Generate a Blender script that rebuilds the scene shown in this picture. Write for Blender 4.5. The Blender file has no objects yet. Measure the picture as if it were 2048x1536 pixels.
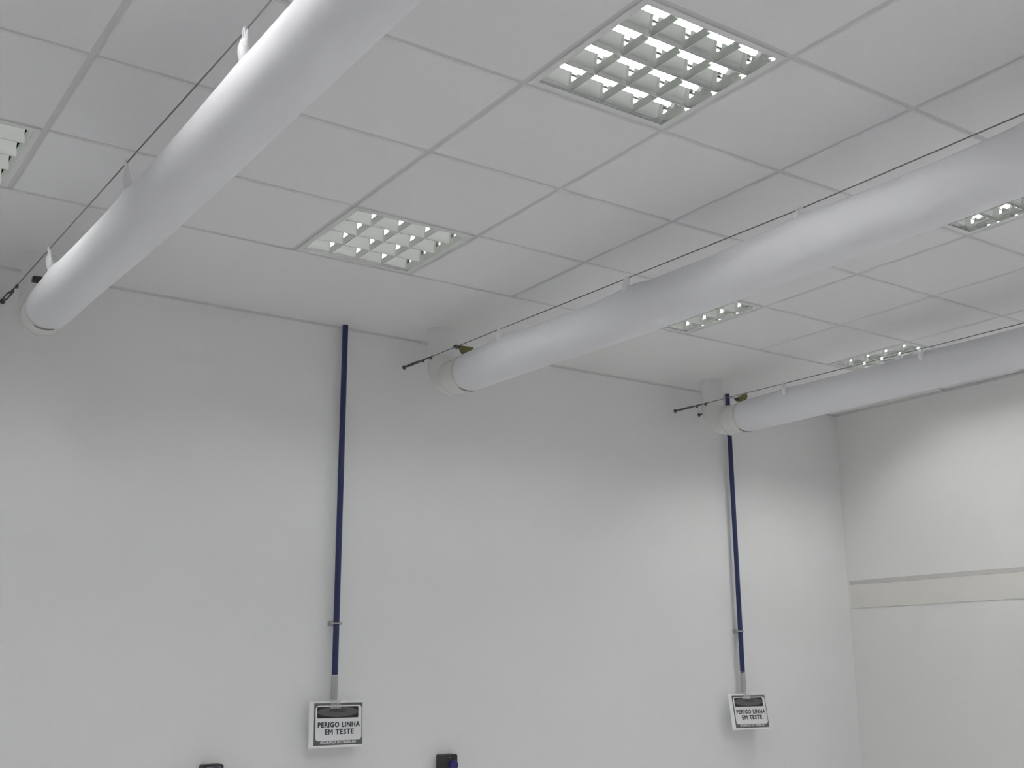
import bpy, math, random
from mathutils import Vector, Matrix

# ------------------------------------------------------------------ camera, world, exposure
scene = bpy.context.scene
col = scene.collection
H = 3.50                      # ceiling height; ceiling-relative z values below are z - H
S = 0.625                     # ceiling module

cam_data = bpy.data.cameras.new('camera')
cam_data.sensor_width = 36.0
cam_data.lens = 36.0 * 2266.59 / 2048.0
cam_data.clip_start = 0.02
cam = bpy.data.objects.new('camera', cam_data)
col.objects.link(cam)
RIGHT = Vector((0.82226087, -0.56906801, -0.00697592))
UP = Vector((-0.13416057, -0.20573502, 0.96936786))
FWD = Vector((0.55307143, 0.79613737, 0.24551434))
m = Matrix.Identity(4)
for r in range(3):
    m[r][0], m[r][1], m[r][2] = RIGHT[r], UP[r], -FWD[r]
m.translation = Vector((-2.0148, -4.6940, H - 1.9292))
cam.matrix_world = m
scene.camera = cam

world = bpy.data.worlds.new('world')
scene.world = world
world.use_nodes = True
world.node_tree.nodes['Background'].inputs[0].default_value = (0.5, 0.5, 0.52, 1)
world.node_tree.nodes['Background'].inputs[1].default_value = 0.0

TUBE_STRENGTH = 34.0
scene.view_settings.view_transform = 'Standard'
scene.view_settings.look = 'None'
scene.view_settings.gamma = 1.0
scene.view_settings.use_curve_mapping = False
scene.view_settings.exposure = 0.54
scene.cycles.use_denoising = True
scene.cycles.sample_clamp_indirect = 6.0
scene.cycles.blur_glossy = 1.0
scene.cycles.max_bounces = 8
scene.cycles.diffuse_bounces = 6
scene.cycles.glossy_bounces = 4
scene.cycles.transmission_bounces = 2
scene.cycles.use_adaptive_sampling = True
scene.cycles.adaptive_threshold = 0.18
scene.cycles.adaptive_min_samples = 16
scene.cycles.use_light_tree = False

random.seed(7)

# ------------------------------------------------------------------ materials
def mat(name, color, rough=0.6, metal=0.0, noise=0.0, scale=8.0, bump=0.0, bscale=200.0,
        emit=None, strength=0.0, spec=0.5, alpha=1.0, transl=0.0, vary=0.0):
    ma = bpy.data.materials.new(name)
    ma.use_nodes = True
    nt = ma.node_tree
    b = nt.nodes['Principled BSDF']
    b.inputs['Roughness'].default_value = rough
    b.inputs['Metallic'].default_value = metal
    b.inputs['Specular IOR Level'].default_value = spec
    b.inputs['Alpha'].default_value = alpha
    b.inputs['Base Color'].default_value = (*color, 1)
    tc = nt.nodes.new('ShaderNodeTexCoord')
    last = None
    if noise > 0:
        n = nt.nodes.new('ShaderNodeTexNoise')
        n.inputs['Scale'].default_value = scale
        n.inputs['Detail'].default_value = 1
        nt.links.new(tc.outputs['Object'], n.inputs['Vector'])
        r = nt.nodes.new('ShaderNodeMapRange')
        r.inputs['To Min'].default_value = 1 - noise
        r.inputs['To Max'].default_value = 1 + noise
        nt.links.new(n.outputs['Fac'], r.inputs['Value'])
        last = r.outputs['Result']
    if vary > 0:
        oi = nt.nodes.new('ShaderNodeObjectInfo')
        r2 = nt.nodes.new('ShaderNodeMapRange')
        r2.inputs['To Min'].default_value = 1 - vary
        r2.inputs['To Max'].default_value = 1 + vary
        nt.links.new(oi.outputs['Random'], r2.inputs['Value'])
        if last is None:
            last = r2.outputs['Result']
        else:
            mu = nt.nodes.new('ShaderNodeMath')
            mu.operation = 'MULTIPLY'
            nt.links.new(last, mu.inputs[0])
            nt.links.new(r2.outputs['Result'], mu.inputs[1])
            last = mu.outputs[0]
    if last is not None:
        vm = nt.nodes.new('ShaderNodeVectorMath')
        vm.operation = 'SCALE'
        vm.inputs[0].default_value = color
        nt.links.new(last, vm.inputs['Scale'])
        nt.links.new(vm.outputs[0], b.inputs['Base Color'])
    if bump > 0:
        n2 = nt.nodes.new('ShaderNodeTexNoise')
        n2.inputs['Scale'].default_value = bscale
        n2.inputs['Detail'].default_value = 1
        nt.links.new(tc.outputs['Object'], n2.inputs['Vector'])
        bp = nt.nodes.new('ShaderNodeBump')
        bp.inputs['Strength'].default_value = bump
        bp.inputs['Distance'].default_value = 0.004
        nt.links.new(n2.outputs['Fac'], bp.inputs['Height'])
        nt.links.new(bp.outputs[0], b.inputs['Normal'])
    if emit:
        b.inputs['Emission Color'].default_value = (*emit, 1)
        b.inputs['Emission Strength'].default_value = strength
    if transl > 0:
        out = nt.nodes['Material Output']
        t = nt.nodes.new('ShaderNodeBsdfTranslucent')
        t.inputs['Color'].default_value = (*color, 1)
        mx = nt.nodes.new('ShaderNodeMixShader')
        mx.inputs[0].default_value = transl
        nt.links.new(b.outputs[0], mx.inputs[1])
        nt.links.new(t.outputs[0], mx.inputs[2])
        nt.links.new(mx.outputs[0], out.inputs['Surface'])
    return ma

M = dict(
    wall=mat('wall_paint', (0.828, 0.828, 0.833), 0.55, noise=0.012, scale=1.2),
    wall_r=mat('wall_paint_satin', (0.82, 0.82, 0.81), 0.42, noise=0.012, scale=1.2),
    floor=mat('floor_vinyl', (0.67, 0.67, 0.67), 0.5, noise=0.05, scale=3),
    board=mat('plasterboard', (0.842, 0.840, 0.838), 0.7, noise=0.01, scale=2),
    tile=mat('mineral_tile', (0.838, 0.834, 0.850), 0.85, noise=0.02, scale=60, vary=0.012),
    tee=mat('grid_tee_paint', (0.66, 0.66, 0.665), 0.5, noise=0.02, scale=20),
    gap=mat('shadow_gap_grey', (0.66, 0.66, 0.66), 0.6, noise=0.02, scale=20),
    beige=mat('beige_rail', (0.77, 0.755, 0.715), 0.55, noise=0.03, scale=6, bump=0.04, bscale=80),
    greystrip=mat('grey_strip', (0.60, 0.585, 0.57), 0.5, noise=0.04, scale=10),
    frame=mat('fixture_frame', (0.78, 0.78, 0.78), 0.4, noise=0.01, scale=20),
    alu=mat('louver_aluminium', (0.74, 0.765, 0.735), 0.06, metal=1.0, noise=0.015, scale=30),
    alu2=mat('housing_aluminium', (0.74, 0.765, 0.735), 0.12, metal=1.0, noise=0.02, scale=30),
    tube=mat('fluorescent_glass', (0.9, 0.9, 0.9), 0.3, emit=(1.0, 0.99, 0.99), strength=TUBE_STRENGTH),
    tube_low=mat('fluorescent_glass_dimmed', (0.9, 0.9, 0.9), 0.3, emit=(0.985, 1.0, 0.975), strength=TUBE_STRENGTH * 0.55),
    tube_high=mat('fluorescent_glass_boosted', (0.9, 0.9, 0.9), 0.3, emit=(1.0, 0.99, 0.98), strength=TUBE_STRENGTH * 1.3),  # emission raised to strengthen the bright streak on the side wall
    cap=mat('lamp_cap', (0.82, 0.82, 0.80), 0.4),
    fabric=mat('duct_fabric', (0.885, 0.885, 0.915), 0.8, noise=0.01, scale=5, bump=0.10, bscale=14, spec=0.2, transl=0.10),
    strap=mat('strap_cloth', (0.88, 0.88, 0.90), 0.8, noise=0.03, scale=60),
    duct=mat('painted_duct', (0.80, 0.80, 0.81), 0.45, noise=0.015, scale=6),
    collar=mat('collar_plastic', (0.79, 0.79, 0.77), 0.4, noise=0.03, scale=12),
    band=mat('clamp_band', (0.72, 0.715, 0.69), 0.5, noise=0.05, scale=40),
    strapgrey=mat('strap_grey', (0.30, 0.29, 0.27), 0.6, noise=0.08, scale=60),
    brass=mat('buckle_olive', (0.20, 0.185, 0.075), 0.45, metal=0.5, noise=0.15, scale=60),
    black=mat('buckle_black', (0.025, 0.024, 0.022), 0.45, noise=0.1, scale=60),
    steel=mat('steel_cable', (0.25, 0.25, 0.25), 0.5, metal=0.5, noise=0.1, scale=200),
    dark=mat('dark_steel', (0.13, 0.13, 0.13), 0.5, metal=0.5, noise=0.1, scale=100),
    blue=mat('blue_paint', (0.016, 0.026, 0.100), 0.4, noise=0.06, scale=10),
    tape=mat('grey_tape', (0.40, 0.41, 0.42), 0.5, noise=0.05, scale=40),
    galv=mat('galvanised', (0.48, 0.48, 0.47), 0.45, metal=0.5, noise=0.08, scale=40),
    paper=mat('sign_paper', (0.86, 0.86, 0.88), 0.5, noise=0.01, scale=20),
    pgrey=mat('print_grey', (0.115, 0.115, 0.12), 0.6, noise=0.04, scale=60),
    pwhite=mat('print_white', (0.80, 0.80, 0.82), 0.5, noise=0.01, scale=20),
    pblack=mat('print_black', (0.014, 0.014, 0.014), 0.5, noise=0.05, scale=60),
    poval=mat('print_oval', (0.105, 0.105, 0.105), 0.5, noise=0.05, scale=60),
    pletter=mat('print_letter', (0.045, 0.05, 0.055), 0.5, noise=0.05, scale=60),
    clear=mat('clear_tape', (0.75, 0.75, 0.76), 0.25, alpha=0.3),
    box=mat('socket_black', (0.022, 0.022, 0.024), 0.45, noise=0.1, scale=30),
    boxgrey=mat('socket_grey', (0.20, 0.20, 0.21), 0.4, noise=0.05, scale=30),
    sockblue=mat('socket_blue', (0.012, 0.009, 0.115), 0.35, noise=0.05, scale=30),
)

# ------------------------------------------------------------------ mesh helpers
class MB:
    def __init__(self):
        self.v, self.f = [], []
    def box(self, c, s, mtx=None):
        n = len(self.v)
        for dx in (-.5, .5):
            for dy in (-.5, .5):
                for dz in (-.5, .5):
                    p = Vector((c[0] + dx * s[0], c[1] + dy * s[1], c[2] + dz * s[2]))
                    self.v.append(mtx @ p if mtx else p)
        for q in ((0, 1, 3, 2), (4, 6, 7, 5), (0, 4, 5, 1), (2, 3, 7, 6), (0, 2, 6, 4), (1, 5, 7, 3)):
            self.f.append([n + i for i in q])
        return self
    def sweep(self, pts, radii, seg=12, closed=False, caps=True):
        """round tube through pts"""
        pts = [Vector(p) for p in pts]
        k = len(pts)
        if not hasattr(radii, '__len__'):
            radii = [radii] * k
        n0 = len(self.v)
        prev = None
        for i, p in enumerate(pts):
            if closed:
                t = (pts[(i + 1) % k] - pts[i - 1]).normalized()
            else:
                t = (pts[min(i + 1, k - 1)] - pts[max(i - 1, 0)]).normalized()
            if prev is None:
                a = Vector((0, 0, 1)) if abs(t.z) < .9 else Vector((1, 0, 0))
                u = t.cross(a).normalized()
            else:
                u = (prev - t * prev.dot(t)).normalized()
            prev = u
            w = t.cross(u)
            for s in range(seg):
                an = 2 * math.pi * s / seg
                self.v.append(p + (u * math.cos(an) + w * math.sin(an)) * radii[i])
        for i in range(k if closed else k - 1):
            for s in range(seg):
                a = n0 + i * seg + s
                b = n0 + i * seg + (s + 1) % seg
                c = n0 + ((i + 1) % k) * seg + (s + 1) % seg
                d = n0 + ((i + 1) % k) * seg + s
                self.f.append([a, b, c, d])
        if caps and not closed:
            self.f.append([n0 + s for s in range(seg)][::-1])
            self.f.append([n0 + (k - 1) * seg + s for s in range(seg)])
        return self
    def prism(self, prof, a, b, axis):
        """closed 2D profile extruded along axis 'x' (profile y,z), 'y' (profile x,z) or 'z' (profile x,y)"""
        n = len(self.v)
        k = len(prof)
        def mk(p, t):
            return {'x': (t, p[0], p[1]), 'y': (p[0], t, p[1]), 'z': (p[0], p[1], t)}[axis]
        for t in (a, b):
            for p in prof:
                self.v.append(Vector(mk(p, t)))
        for i in range(k):
            j = (i + 1) % k
            self.f.append([n + i, n + j, n + k + j, n + k + i])
        self.f.append([n + i for i in range(k)][::-1])
        self.f.append([n + k + i for i in range(k)])
        return self
    def build(self, name, ma, parent=None, smooth=False, bevel=0.0):
        me = bpy.data.meshes.new(name)
        me.from_pydata([tuple(v) for v in self.v], [], self.f)
        import bmesh
        bm = bmesh.new()
        bm.from_mesh(me)
        bmesh.ops.recalc_face_normals(bm, faces=bm.faces)
        if bevel > 0:
            bmesh.ops.bevel(bm, geom=list(bm.edges), offset=bevel, segments=2, affect='EDGES', profile=0.5)
        bm.to_mesh(me)
        bm.free()
        me.materials.append(ma)
        if smooth:
            me.polygons.foreach_set('use_smooth', [True] * len(me.polygons))
            try:
                me.set_sharp_from_angle(angle=math.radians(40))
            except Exception:
                pass
        return link(name, me, parent)

def link(name, me, parent=None):
    o = bpy.data.objects.new(name, me)
    col.objects.link(o)
    o.parent = parent
    return o

def tag(o, label=None, cat=None, group=None, kind=None):
    if label: o['label'] = label
    if cat: o['category'] = cat
    if group: o['group'] = group
    if kind: o['kind'] = kind
    return o

def thing(name, loc, label, cat, group=None):
    o = bpy.data.objects.new(name, None)
    o.empty_display_size = 0.05
    col.objects.link(o)
    o.location = loc
    return tag(o, label, cat, group)

def struct(o, label):
    return tag(o, label, kind='structure')

def rrect(x0, x1, y0, y1, r, n=5):
    out = []
    for cx, cy, a0 in ((x1 - r, y1 - r, 0), (x0 + r, y1 - r, 90), (x0 + r, y0 + r, 180), (x1 - r, y0 + r, 270)):
        for i in range(n + 1):
            a = math.radians(a0 + 90 * i / n)
            out.append((cx + r * math.cos(a), cy + r * math.sin(a)))
    return out

# ------------------------------------------------------------------ setting
XL, XR = -9 * S, 8 * S                 # side walls
NROW = 11
YB, YF = 0.985, -NROW * S - 0.985      # back wall, wall behind the camera
T = 0.12

struct(MB().box(((XL + XR) / 2, (YB + YF) / 2, -0.05), (XR - XL + 2 * T, YB - YF + 2 * T, 0.10)).build('floor', M['floor']),
       'pale grey vinyl floor of the room')
struct(MB().box(((XL + XR) / 2, YB + T / 2, H / 2 + .05), (XR - XL + 2 * T, T, H + .1)).build('wall_back', M['wall']),
       'plain white painted wall behind the signs')
struct(MB().box((XR + T / 2, (YB + YF) / 2, H / 2 + .05), (T, YB - YF, H + .1)).build('wall_right', M['wall_r']),
       'white painted side wall with a beige rail')
struct(MB().box((XL - T / 2, (YB + YF) / 2, H / 2 + .05), (T, YB - YF, H + .1)).build('wall_left', M['wall']),
       'white painted side wall out of view')
struct(MB().box(((XL + XR) / 2, YF - T / 2, H / 2 + .05), (XR - XL + 2 * T, T, H + .1)).build('wall_front', M['wall']),
       'white painted wall behind the camera')

# ceiling: plasterboard borders at both ends, grid and tiles between them
cb = MB().box(((XL + XR) / 2, (YB + YF) / 2, H + 0.20), (XR - XL, YB - YF, 0.04))
ceiling = struct(cb.build('ceiling', M['board']), 'suspended ceiling of square white tiles with a plasterboard border')

MB().box(((XL + XR) / 2, YB / 2 + 0.004, H + 0.0065), (XR - XL, YB - 0.008, 0.025)).build('border_panel', M['board'], ceiling)
MB().box(((XL + XR) / 2, (YF - NROW * S) / 2, H + 0.0065), (XR - XL, 0.985, 0.025)).build('border_panel', M['board'], ceiling)
FIX = [(i, j) for i in (0, 3, 6, 9) for j in (-6, -3, 0, 3, 6)]

def tile_mesh():
    h, c = S / 2 - 0.010, 0.004
    mb = MB()
    zs = [(h, 0.012), (h, 0.000), (h - c, -0.005)]
    for a, z in zs:
        for sx, sy in ((-1, -1), (1, -1), (1, 1), (-1, 1)):
            mb.v.append(Vector((sx * a, sy * a, z)))
    for k in range(2):
        for s in range(4):
            mb.f.append([k * 4 + s, k * 4 + (s + 1) % 4, k * 4 + 4 + (s + 1) % 4, k * 4 + 4 + s])
    mb.f.append([0, 3, 2, 1])
    mb.f.append([8, 9, 10, 11])
    return mb
first = None
for i in range(NROW):
    for j in range(-9, 8):
        if (i, j) in FIX:
            continue
        if first is None:
            first = tile_mesh().build('ceiling_tile', M['tile'], ceiling)
            o = first
        else:
            o = link('ceiling_tile', first.data, ceiling)
        o.location = ((j + .5) * S, -(i + .5) * S, H)
run = None
for j in range(-9, 9):
    if run is None:
        run = MB().box((0, -NROW * S / 2, 0.006), (0.024, NROW * S, 0.008)).build('main_runner', M['tee'], ceiling)
        o = run
    else:
        o = link('main_runner', run.data, ceiling)
    o.location = (j * S, 0, H)
tee = None
for i in range(NROW + 1):
    for j in range(-9, 8):
        if tee is None:
            tee = MB().box((0, 0, 0.006), (S - 0.024, 0.024, 0.008)).build('cross_tee', M['tee'], ceiling)
            o = tee
        else:
            o = link('cross_tee', tee.data, ceiling)
        o.location = ((j + .5) * S, -i * S, H)

# thin strip, its grey standing in for the shadow gap where ceiling meets walls, and the rail on the side wall
struct(MB().box(((XL + XR) / 2, YB - 0.004, H - 0.012), (XR - XL, 0.008, 0.012)).build('trim_1', M['gap']),
       'thin grey line where the back wall meets the ceiling')
struct(MB().box((XR - 0.005, (YB + YF) / 2, H - 0.014), (0.010, YB - YF - .02, 0.016)).build('trim_2', M['gap']),
       'thin grey line where the side wall meets the ceiling')
zr = H - 1.31
rail = MB().prism(rrect(-0.005, 0, -0.088, 0.088, 0.001, 2), -3.2, 0.955, 'y').build('trim_3', M['beige'])
rail.location = (XR, 0, zr - 0.016 - 0.079)
struct(rail, 'beige horizontal rail along the white side wall')
strip = MB().prism(rrect(-0.008, 0, -0.015, 0.015, 0.001, 2), -3.2, 0.962, 'y').build('trim_4', M['greystrip'])
strip.location = (XR, 0, zr + 0.005)
struct(strip, 'grey strip along the top of the beige rail')

# ------------------------------------------------------------------ luminaires
A = 0.278           # half aperture
P = 2 * A / 4       # cell pitch
def fin_profile(z0):
    """parabolic section: thin lower edge, widening upwards towards the tubes"""
    n = 8
    L = []
    for k in range(n + 1):
        q = 0.054 * k / n
        L.append((0.0020 + 0.47 * q + 9.0 * q * q, 0.002 + q))
    if z0 < 0.002:
        L[0] = (L[0][0], z0)
    return L

def blade_profile(z0):
    L = []
    for k in range(7):
        q = 0.026 * k / 6
        L.append((0.0015 + 0.12 * q + 8.0 * q * q, 0.002 + q))
    if z0 < 0.002:
        L[0] = (L[0][0], z0)
    return L

def make_fixture():
    root = thing('recessed_luminaire', (0, 0, 0), 'x', 'light')
    h = MB()
    a_, zt = A + 0.001, 0.095
    for z in (0.004, zt):
        for sx, sy in ((-1, -1), (1, -1), (1, 1), (-1, 1)):
            h.v.append(Vector((sx * a_, sy * a_, z)))
    for k in range(4):
        h.f.append([k, (k + 1) % 4, 4 + (k + 1) % 4, 4 + k])
    h.f.append([4, 5, 6, 7])
    h.build('housing', M['alu2'], root)
    o, i_ = S / 2 - 0.011, A
    fr = MB()
    for z in (-0.004, 0.0035):
        for e in (o, i_):
            for sx, sy in ((-1, -1), (1, -1), (1, 1), (-1, 1)):
                fr.v.append(Vector((sx * e, sy * e, z)))
    for k in range(4):
        n_ = (k + 1) % 4
        fr.f += [[k, n_, 4 + n_, 4 + k], [8 + k, 8 + n_, 12 + n_, 12 + k], [k, n_, 8 + n_, 8 + k], [4 + k, 4 + n_, 12 + n_, 12 + k]]
    fr.build('frame', M['frame'], root)
    # lengthwise parabolic reflector fins
    me = None
    L = fin_profile(0.002)
    prof = [(-x, z) for x, z in L] + [(x, z) for x, z in L[::-1]]
    for k in (-1, 0, 1):
        f = MB().prism(prof, -A, A, 'x').build('reflector_fin', M['alu'], root, smooth=True) if me is None else link('reflector_fin', me, root)
        me = f.data
        f.location = (0, k * P, 0)
    L = fin_profile(-0.0042)
    for s in (-1, 1):
        pr = [(s * A, -0.0042)] + [(s * (A - x), z) for x, z in L] + [(s * A, L[-1][1])]
        MB().prism(pr, -A, A, 'x').build('side_reflector', M['alu'], root, smooth=True)
    # cross blades below the tubes, half blades at both ends
    me = None
    L = blade_profile(0.002)
    prof = [(-x, z) for x, z in L] + [(x, z) for x, z in L[::-1]]
    for k in (-1, 0, 1):
        f = MB().prism(prof, -A, A, 'y').build('cross_blade', M['alu'], root, smooth=True) if me is None else link('cross_blade', me, root)
        me = f.data
        f.location = (k * P, 0, 0)
    L = blade_profile(-0.0042)
    for s in (-1, 1):
        pr = [(s * A, -0.0042)] + [(s * (A - x), z) for x, z in L] + [(s * A, L[-1][1])]
        MB().prism(pr, -A, A, 'y').build('end_reflector', M['alu'], root, smooth=True)
    # tubes with their end caps
    mt = mc = None
    for k in range(4):
        if mt is None:
            t_ = MB().sweep([(-0.255, 0, 0), (0.255, 0, 0)], 0.013, 10, caps=False).build('fluorescent_tube', M['tube'], root, smooth=True)
            mt = t_.data
        else:
            t_ = link('fluorescent_tube', mt, root)
        t_.location = (0, (k - 1.5) * P, 0.047)
        for s in (-1, 1):
            if mc is None:
                c_ = MB().sweep([(0, 0, 0), (0.017, 0, 0)], 0.0133, 10).build('tube_cap', M['cap'], t_, smooth=True)
                mc = c_.data
            else:
                c_ = link('tube_cap', mc, t_)
            c_.location = (0.255 if s > 0 else -0.272, 0, 0)
    return root

def copy_tree(o, parent=None):
    c = o.copy()
    col.objects.link(c)
    c.parent = parent
    for ch in list(o.children):
        copy_tree(ch, c)
    return c

IN_VIEW = {
    (3, 0): 'glaring recessed four-tube light at the top, nearest one, tubes plainly visible',
    (0, 0): 'recessed louvred light above the left blue conduit, dim greenish cells with white glints',
    (0, -3): 'recessed louvred light cut off by the left edge of the picture, beside the leftmost duct',
    (0, 3): 'foreshortened louvred light between the middle duct and the far right duct, above the border',
    (3, 3): 'louvred light cut off by the right edge, partly behind the middle duct',
    (0, 6): 'small foreshortened louvred light just above the far right duct',
}
proto = make_fixture()
for n, (i, j) in enumerate(FIX):
    o = proto if n == 0 else copy_tree(proto)
    o.location = ((j + .5) * S, -(i + .5) * S, H)
    # the lamps of the row by the back wall are turned down to flatten its tone, the one by the side wall turned up
    key = 'tube' if i else ('tube_high' if j == 6 else 'tube_low')
    for ch in o.children:
        if ch.name.startswith('fluorescent_tube'):
            ch.material_slots[0].link = 'OBJECT'
            ch.material_slots[0].material = M[key]
    if (i, j) in IN_VIEW:
        tag(o, IN_VIEW[(i, j)], 'light', 'recessed luminaires in the tiled ceiling')
    else:
        tag(o, 'recessed four-tube ceiling light outside the picture, in the rows around the camera', 'light',
            'recessed luminaires outside the picture')

# ------------------------------------------------------------------ fabric ducts, elbows, cables
def ring_mesh(r0, r1, ya, yb, n=48, cz=0.0):
    mb = MB()
    for yy, ra in ((ya, r0), (ya, r1), (yb, r1), (yb, r0)):
        for s in range(n):
            th = 2 * math.pi * s / n
            mb.v.append(Vector((math.sin(th) * ra, yy, cz + math.cos(th) * ra)))
    for k in range(4):
        for s in range(n):
            a, b = k * n + s, k * n + (s + 1) % n
            c, d = ((k + 1) % 4) * n + (s + 1) % n, ((k + 1) % 4) * n + s
            mb.f.append([a, b, c, d])
    return mb

def build_duct(X, zmid, zend, r, cable, hang, label, elabel, style):
    y0, y1 = 0.48, -6.9
    zm, ze = H + zmid, H + zend
    def axis_z(y):
        s = min(max((0.42 - y) / 1.7, 0), 1)
        return ze + (zm - ze) * s * s * (3 - 2 * s)
    def cable_at(y):
        (xa, za), (xb, zb) = cable
        t = min(max((YB - y) / (YB + 2.0), 0), 1)
        return Vector((xa + (xb - xa) * t, y, H + za + (zb - za) * t))
    root = thing('fabric_duct', (X, y0, ze), label, 'duct', 'white fabric air ducts')
    org = Vector((X, y0, ze))
    # direction (seen along the duct) from its axis to the cable at every hanger
    hv = []
    for hy in hang:
        d = cable_at(hy) - Vector((X, hy, axis_z(hy)))
        hv.append((hy, d.length, d.normalized()))
    mb = MB()
    NR, NS = 200, 56
    for k in range(NR + 1):
        y = y0 + (y1 - y0) * (k / NR) ** 1.25
        cz = axis_z(y)
        g = min(1.0, (y0 - y) / 0.15)
        rr = r * (0.93 + 0.07 * math.sin(g * math.pi / 2)) * (1 + 0.004 * math.sin(y * 6.1 + X) + 0.003 * math.sin(y * 15 + 2 * X))
        for s in range(NS):
            th = 2 * math.pi * s / NS
            cx, sz = math.sin(th), math.cos(th)          # th = 0 at the top
            d = 0
            for hy, ln, n in hv:
                dy = y - hy
                if abs(dy) < 0.6:
                    up = max(0, cx * n.x + sz * n.z)
                    side = cx * n.z - sz * n.x
                    d += 0.010 * math.exp(-(dy / 0.09) ** 2) * up ** 14
                    d += 0.005 * math.exp(-(dy / 0.25) ** 2) * up ** 4
                    # creases running from the hanger down the flank
                    for off in (0.03, -0.045):
                        e = dy - off - side * off * 2.2
                        d += 0.0016 * math.exp(-(e / 0.012) ** 2) * max(0, up) ** 1.5
            mb.v.append(Vector((cx * (rr + d), y - y0, cz + sz * (rr + d) - ze)))
    for k in range(NR):
        for s in range(NS):
            a, b = k * NS + s, k * NS + (s + 1) % NS
            mb.f.append([a, b, b + NS, a + NS])
    mb.f.append([NR * NS + s for s in range(NS)])
    mb.build('fabric_tube', M['fabric'], root, smooth=True)
    # clamp band over the mouth, with a worn strap end below and a latch above
    rb = r * 0.945
    band = ring_mesh(rb, rb + 0.0035, -0.016, -0.044).build('clamp_band', M['band'], root, smooth=True)
    st = MB()
    pts = []
    for k in range(9):
        t = math.radians(212 - 46 * k / 8)
        pts.append((math.sin(t) * (rb + .006), -0.035 - 0.03 * k / 8, math.cos(t) * (rb + .006)))
    st.sweep(pts, [0.002, .0035, .004, .0035, .003, .003, .0035, .003, .0015], 6)
    tag(st.build('strap_end', M['strapgrey'], band, smooth=True), 'worn grey strap end under the duct mouth')
    bk = MB()
    top = rb + 0.006
    if style == 0:
        bk.prism([(-0.036, 0.000), (-0.036, 0.024), (0.036, 0.028), (0.036, 0.008), (0.010, 0.004), (0.004, -0.012), (-0.008, -0.012), (-0.012, 0.000)], -0.045, -0.015, 'y')
        ma, sh, dz = M['black'], -0.045, 0.012
    elif style == 1:
        bk.prism([(-0.046, 0.034), (0.050, 0.036), (0.056, 0.022), (0.020, 0.006), (-0.006, -0.008), (-0.020, 0.004), (-0.026, 0.018)], -0.045, -0.015, 'y')
        ma, sh, dz = M['brass'], -0.020, 0.006
    else:
        bk.prism([(-0.040, -0.004), (-0.030, 0.018), (0.028, 0.052), (0.048, 0.048), (0.046, 0.022), (0.020, -0.006)], -0.045, -0.015, 'y')
        ma, sh, dz = M['brass'], -0.018, 0.0
    bk.v = [Vector((v.x + sh, v.y, v.z + top + dz)) for v in bk.v]
    b_ = tag(bk.build('latch', ma, root, bevel=0.002),
             'black clamp latch on the duct mouth' if style == 0 else 'olive brass clamp latch on the duct mouth')
    if style == 1:
        MB().box((-0.072, -0.030, top + 0.034), (0.026, 0.026, 0.014)).build('latch_lever', M['black'], b_, bevel=0.002)
    elif style == 2:
        MB().box((-0.052, -0.030, top + 0.008), (0.030, 0.026, 0.012)).build('latch_lever', M['black'], b_, bevel=0.002)
    # hanging straps: loop over the cable, thick knot at the fabric, loose tail
    for hy, ln, n in hv:
        nb = Matrix.Rotation(math.radians(-16), 3, 'Y') @ n
        base = Vector((X, hy, axis_z(hy))) + nb * (r + 0.006) - org
        tip = Vector((X, hy, axis_z(hy))) + n * (ln + 0.007) - org
        gap = (tip - base).length
        n = (tip - base).normalized()
        side = Vector((n.z, 0, -n.x))
        yv = Vector((0, 1, 0))
        loop = []
        for k in range(21):
            t = k / 10
            u = t if t <= 1 else 2 - t
            sg = -1 if t <= 1 else 1
            loop.append(base + (tip - base) * u + yv * (sg * (0.008 * math.sin(u * math.pi * .9) + .002)) + side * (0.002 * math.sin(t * 5)))
        hs = MB().sweep(loop, 0.0038, 8).build('hanging_strap', M['strap'], root, smooth=True)
        kn = MB().sweep([base - n * 0.012, base + n * gap * 0.15, base + n * gap * 0.38 + yv * .003, base + n * gap * .58 - yv * .002, base + n * gap * .68],
                        [0.013, 0.0175, 0.0165, 0.0115, 0.005], 10)
        kn.build('knot', M['strap'], hs, smooth=True)
        tl = MB().sweep([base + n * gap * .35 - yv * .012, base + n * gap * .62 - yv * .018, base + n * gap * .88 - yv * .020], [0.006, 0.0045, 0.0015], 6)
        tl.build('tail', M['strap'], hs, smooth=True)

    # ---- elbow from the ceiling
    ey, rv, bend = 0.735, 0.076, 0.150
    e = thing('duct_elbow', (X, ey, H), elabel, 'duct', 'white elbows feeding the fabric ducts')
    zt = ze - H
    MB().sweep([(0, 0, -0.002), (0, 0, zt + bend)], rv, 36, caps=False).build('riser', M['duct'], e, smooth=True)
    pts, rad = [], []
    rc = r * 0.90
    for k in range(13):
        a = math.pi / 2 * k / 12
        pts.append((0, -bend + bend * math.cos(a), zt + bend - bend * math.sin(a)))
        rad.append(rv + (rc - rv) * k / 12)
    MB().sweep(pts, rad, 36, caps=False).build('bend', M['collar'], e, smooth=True)
    MB().sweep([(0, -bend + .004, zt), (0, y0 - ey - 0.06, zt)], rc, 36, caps=False).build('collar', M['collar'], e, smooth=True)
    ring_mesh(rc + .0005, rc + .007, -bend, -bend - 0.012, cz=zt).build('flange', M['collar'], e, smooth=True)

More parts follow.
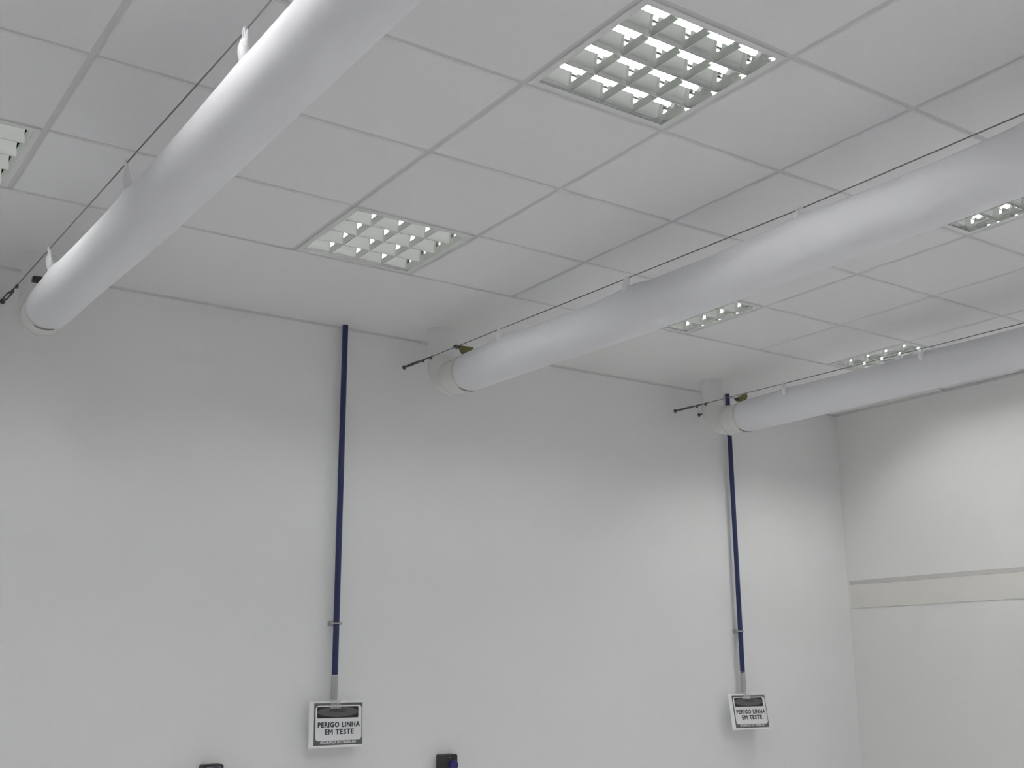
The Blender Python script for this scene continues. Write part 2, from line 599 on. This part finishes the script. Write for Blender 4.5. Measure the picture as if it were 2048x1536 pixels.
def build_cable(cable, label):
    (xa, za), (xb, zb) = cable
    A0 = Vector((xa, YB, H + za))
    B0 = Vector((xb, -2.0, H + zb))
    c = thing('steel_cable', A0, label, 'cable', 'cables carrying the fabric ducts')
    dirv = (B0 - A0).normalized()
    def along(d):
        return dirv * d
    end = B0 - A0
    MB().sweep([along(0.20), along(1.0), end] + [end + Vector((0, -k, 0)) for k in (1, 2, 3, 4, 5)] + [Vector((end.x, YF - YB, end.z))],
               0.0026, 8).build('wire', M['steel'], c, smooth=True)
    MB().sweep([along(-0.004), along(0.005), along(0.0055), along(0.040)], [0.013, 0.013, 0.005, 0.005], 12).build('eye_bolt', M['dark'], c, smooth=True)
    u = dirv.cross(Vector((0, 0, 1))).normalized()
    path = []
    for k in range(28):
        a = 2 * math.pi * k / 28
        ca, sa = math.cos(a), math.sin(a)
        path.append(along(0.105 + 0.066 * math.copysign(abs(ca) ** .35, ca)) + u * (0.009 * math.copysign(abs(sa) ** .5, sa)))
    MB().sweep(path, 0.0045, 8, closed=True).build('turnbuckle', M['dark'], c, smooth=True)
    MB().sweep([along(0.155), along(0.20), along(0.32)], [0.0055, 0.0045, 0.0035], 8).build('wire_loop', M['dark'], c, smooth=True)
    for d in (0.215, 0.300):
        MB().box(along(d) - Vector((0, 0, 0.005)), (0.014, 0.016, 0.017)).build('wire_clip', M['dark'], c, bevel=0.003)

HANG = [0.0, -1.0, -2.0, -3.0, -4.0, -5.0, -6.0]
C1, C2, C3 = ((-1.064, -0.181), (-1.026, -0.220)), ((1.154, -0.185), (1.206, -0.220)), ((3.312, -0.181), (3.324, -0.220))
build_duct(-0.961, -0.392, -0.346, 0.1025, C1, [0.10, -0.95] + HANG[2:],
           'white fabric air duct on the left, widest one, crossing to the top edge',
           'white elbow pipe at the far left, behind the mouth of the widest duct', 0)
build_duct(1.257, -0.351, -0.322, 0.108, C2, HANG,
           'white fabric air duct in the middle, running to the right edge',
           'white elbow pipe coming down from the ceiling into the middle duct', 1)
build_duct(3.426, -0.310, -0.308, 0.106, C3, HANG,
           'white fabric air duct farthest right and smallest, near the room corner',
           'white elbow pipe in front of the right blue conduit, feeding the farthest duct', 2)
build_cable(C1, 'thin steel cable above the leftmost duct, anchored at the left edge of the wall')
build_cable(C2, 'thin steel cable above the middle duct, with a dark turnbuckle at the wall')
build_cable(C3, 'thin steel cable above the farthest right duct, turnbuckle left of its elbow')
build_cable(((-0.850, -0.181), (-0.880, -0.220)), 'steel cable on the far side of the leftmost duct, hidden behind it')
build_cable(((1.360, -0.185), (1.330, -0.220)), 'steel cable behind the middle duct, only its bolt left of the elbow showing')
build_cable(((3.540, -0.181), (3.528, -0.220)), 'steel cable behind the farthest duct, only its bolt beside the elbow showing')

# ------------------------------------------------------------------ conduits
def conduit(X, label, slant):
    y = 0.940
    t = thing('blue_conduit', (X, y, H - 2.10), label, 'pipe', 'blue conduits on the back wall')
    MB().sweep([(0, 0, 2.104), (0, 0, 0.158)], 0.0165, 20).build('pipe', M['blue'], t, smooth=True)
    sl = MB()
    n = 20
    for k, (zz, ra) in enumerate(((0.155, .0170), (0.10, .0185), (0.03, .0175), (-0.005, .0170))):
        for s in range(n):
            a = 2 * math.pi * s / n
            up = slant * 0.010 * math.cos(a) if k == 0 else 0
            sl.v.append(Vector((math.cos(a) * ra, math.sin(a) * ra, zz + up)))
    for k in range(3):
        for s in range(n):
            sl.f.append([k * n + s, k * n + (s + 1) % n, (k + 1) * n + (s + 1) % n, (k + 1) * n + s])
    sl.f.append([s for s in range(n)])
    sl.f.append([3 * n + s for s in range(n)][::-1])
    tag(sl.build('taped_end', M['tape'], t, smooth=True), 'lower end wrapped in grey tape')
    # stand-off clamp
    zc = 0.425
    cl = MB().prism([(-0.030, 0.045), (-0.030, 0.038), (-0.017, 0.038), (-0.017, 0.016), (0.009, 0.016), (0.009, 0.038), (0.030, 0.038), (0.030, 0.045)],
                    zc - 0.013, zc + 0.013, 'z')
    clamp = cl.build('clamp', M['galv'], t, bevel=0.001)
    ring = []
    for k in range(20):
        a = 2 * math.pi * k / 20
        ring.append((math.cos(a) * 0.0185, math.sin(a) * 0.0185, zc))
    MB().sweep(ring, 0.003, 6, closed=True).build('clamp_ring', M['galv'], clamp, smooth=True)
    for s in (-1, 1):
        MB().box((s * 0.026, 0.0, zc), (0.016, 0.008, 0.014)).build('clamp_ear', M['galv'], clamp, bevel=0.0015)
conduit(0.742, 'blue painted conduit on the wall, longer one on the left, reaching the ceiling', 0)
conduit(3.787, 'blue painted conduit on the right, its top hidden behind the far duct elbow', 1)

# ------------------------------------------------------------------ signs
def text_mesh(body, size, width, bold, name, ma, parent, x, z, y):
    cu = bpy.data.curves.new('lettering', 'FONT')
    cu.body = body
    cu.align_x = 'CENTER'
    cu.size = size
    cu.space_character = 1.12
    cu.resolution_u = 2
    ob = bpy.data.objects.new('lettering', cu)
    col.objects.link(ob)
    dg = bpy.context.evaluated_depsgraph_get()
    me0 = bpy.data.meshes.new_from_object(ob.evaluated_get(dg))
    bpy.data.objects.remove(ob)
    xs = [v.co.x for v in me0.vertices]
    w, cx = max(xs) - min(xs), (max(xs) + min(xs)) / 2
    vs, fs = [], []
    shifts = [(0, 0)] + [(bold * math.cos(a), bold * 0.8 * math.sin(a)) for a in [math.pi / 4 * q for q in range(8)]]
    for n, (dx, dz) in enumerate(shifts):
        b0 = len(vs)
        vs += [((v.co.x - cx) * (width - 2 * bold) / w + dx, -0.00002 * n, v.co.y + dz) for v in me0.vertices]
        fs += [[b0 + i for i in p.vertices] for p in me0.polygons]
    me = bpy.data.meshes.new('lettering')
    me.from_pydata(vs, [], fs)
    me.materials.append(ma)
    o = link(name, me, parent)
    o.location = (x, y, z)
    return o

def sign(loc, rot, label):
    t = thing('warning_sign', loc, label, 'sign', 'warning signs under the conduits')
    t.rotation_euler = rot
    k = 0.000622                      # metres per unit of the layout sheet
    X = lambda u: (u - 505) * k
    Z = lambda v: (1137 - v) * k
    def flat(prof, y0, y1, name, ma, parent):
        mb = MB().prism(prof, y0, y1, 'y')
        return mb.build(name, ma, parent)
    flat(rrect(X(255), X(756), Z(1325), Z(950), 0.004, 3), -0.0005, 0.0015, 'sheet', M['paper'], t)
    bd = flat(rrect(X(300), X(750), Z(1305), Z(965), 0.001, 2), -0.0009, -0.0004, 'printed_border', M['pgrey'], t)
    flat(rrect(X(314), X(741), Z(1268), Z(985), 0.018, 6), -0.0013, -0.0008, 'printed_panel', M['pwhite'], t)
    hd = flat(rrect(X(327), X(710), Z(1087), Z(995), 0.006, 4), -0.0017, -0.0012, 'printed_header', M['pblack'], t)
    ov = [(X(518) + 190 * k * math.cos(a), Z(1038) + 41 * k * math.sin(a)) for a in [2 * math.pi * q / 40 for q in range(40)]]
    flat(ov, -0.0021, -0.0016, 'printed_oval', M['poval'], hd)
    text_mesh('ATEN\u00c7\u00c3O', 0.024, 145 * k, 0.0005, 'lettering', M['pblack'], t, X(518), Z(1040), -0.0024)
    text_mesh('PERIGO LINHA', 0.036, 392 * k, 0.0017, 'lettering', M['pletter'], t, X(530), Z(1160), -0.0017)
    text_mesh('EM TESTE', 0.036, 272 * k, 0.0017, 'lettering', M['pletter'], t, X(534), Z(1218), -0.0017)
    text_mesh('SEGURAN\u00c7A DO TRABALHO', 0.019, 330 * k, 0.0005, 'lettering', M['pwhite'], t, X(525), Z(1292), -0.0013)
    tag(flat(rrect(X(448), X(542), Z(1010), Z(935), 0.002, 2), -0.0032, -0.0026, 'tape', M['clear'], t), 'translucent strip of tape')
sign((0.747, 0.916, H - 2.192), (math.radians(-2), 0, 0), 'flat warning sign under the left conduit, its lettering sharp and readable')
sign((3.778, 0.893, H - 2.202), (math.radians(-9), 0, math.radians(-7)), 'warning sign tilted off the wall under the right conduit, smaller and blurred')

# ------------------------------------------------------------------ wall sockets at the lower edge
def socket(x, ztop, label, style):
    w, h, d = 0.104, 0.150, 0.060
    t = thing('wall_socket', (x, YB, ztop - h / 2), label, 'socket', 'black sockets on the back wall')
    MB().prism(rrect(-w / 2, w / 2, -h / 2, h / 2, 0.010, 4), -d, 0, 'y').build('enclosure', M['box'], t, bevel=0.0025)
    if style == 0:
        MB().prism(rrect(-0.036, 0.040, -0.060, 0.066, 0.005, 3), -d - 0.003, -d + 0.002, 'y').build('face_plate', M['boxgrey'], t)
        MB().sweep([(0.012, -d, 0.034), (0.012, -d - 0.030, 0.026)], [0.030, 0.028], 28).build('socket_lid', M['sockblue'], t, smooth=True)
    else:
        MB().sweep([(0, -d + .002, 0.058), (0, -d - 0.003, 0.058)], 0.004, 10).build('screw', M['boxgrey'], t, smooth=True)
        MB().prism(rrect(-0.040, 0.044, -0.062, 0.030, 0.006, 3), -d - 0.004, -d + 0.002, 'y').build('face_plate', M['box'], t)
        MB().sweep([(0.020, -d, 0.018), (0.020, -d - 0.016, 0.014)], [0.030, 0.027], 28).build('socket_lid', M['sockblue'], t, smooth=True)
    MB().box((0.0, -d - 0.006, -0.062), (0.060, 0.012, 0.010)).build('hinge', M['box'], t, bevel=0.002)
socket(0.098, H - 2.362, 'black wall socket at the lower edge with a pale face plate, left of the sign', 0)
socket(1.450, H - 2.374, 'taller black wall socket at the lower edge with a blue lid, right of the sign', 1)
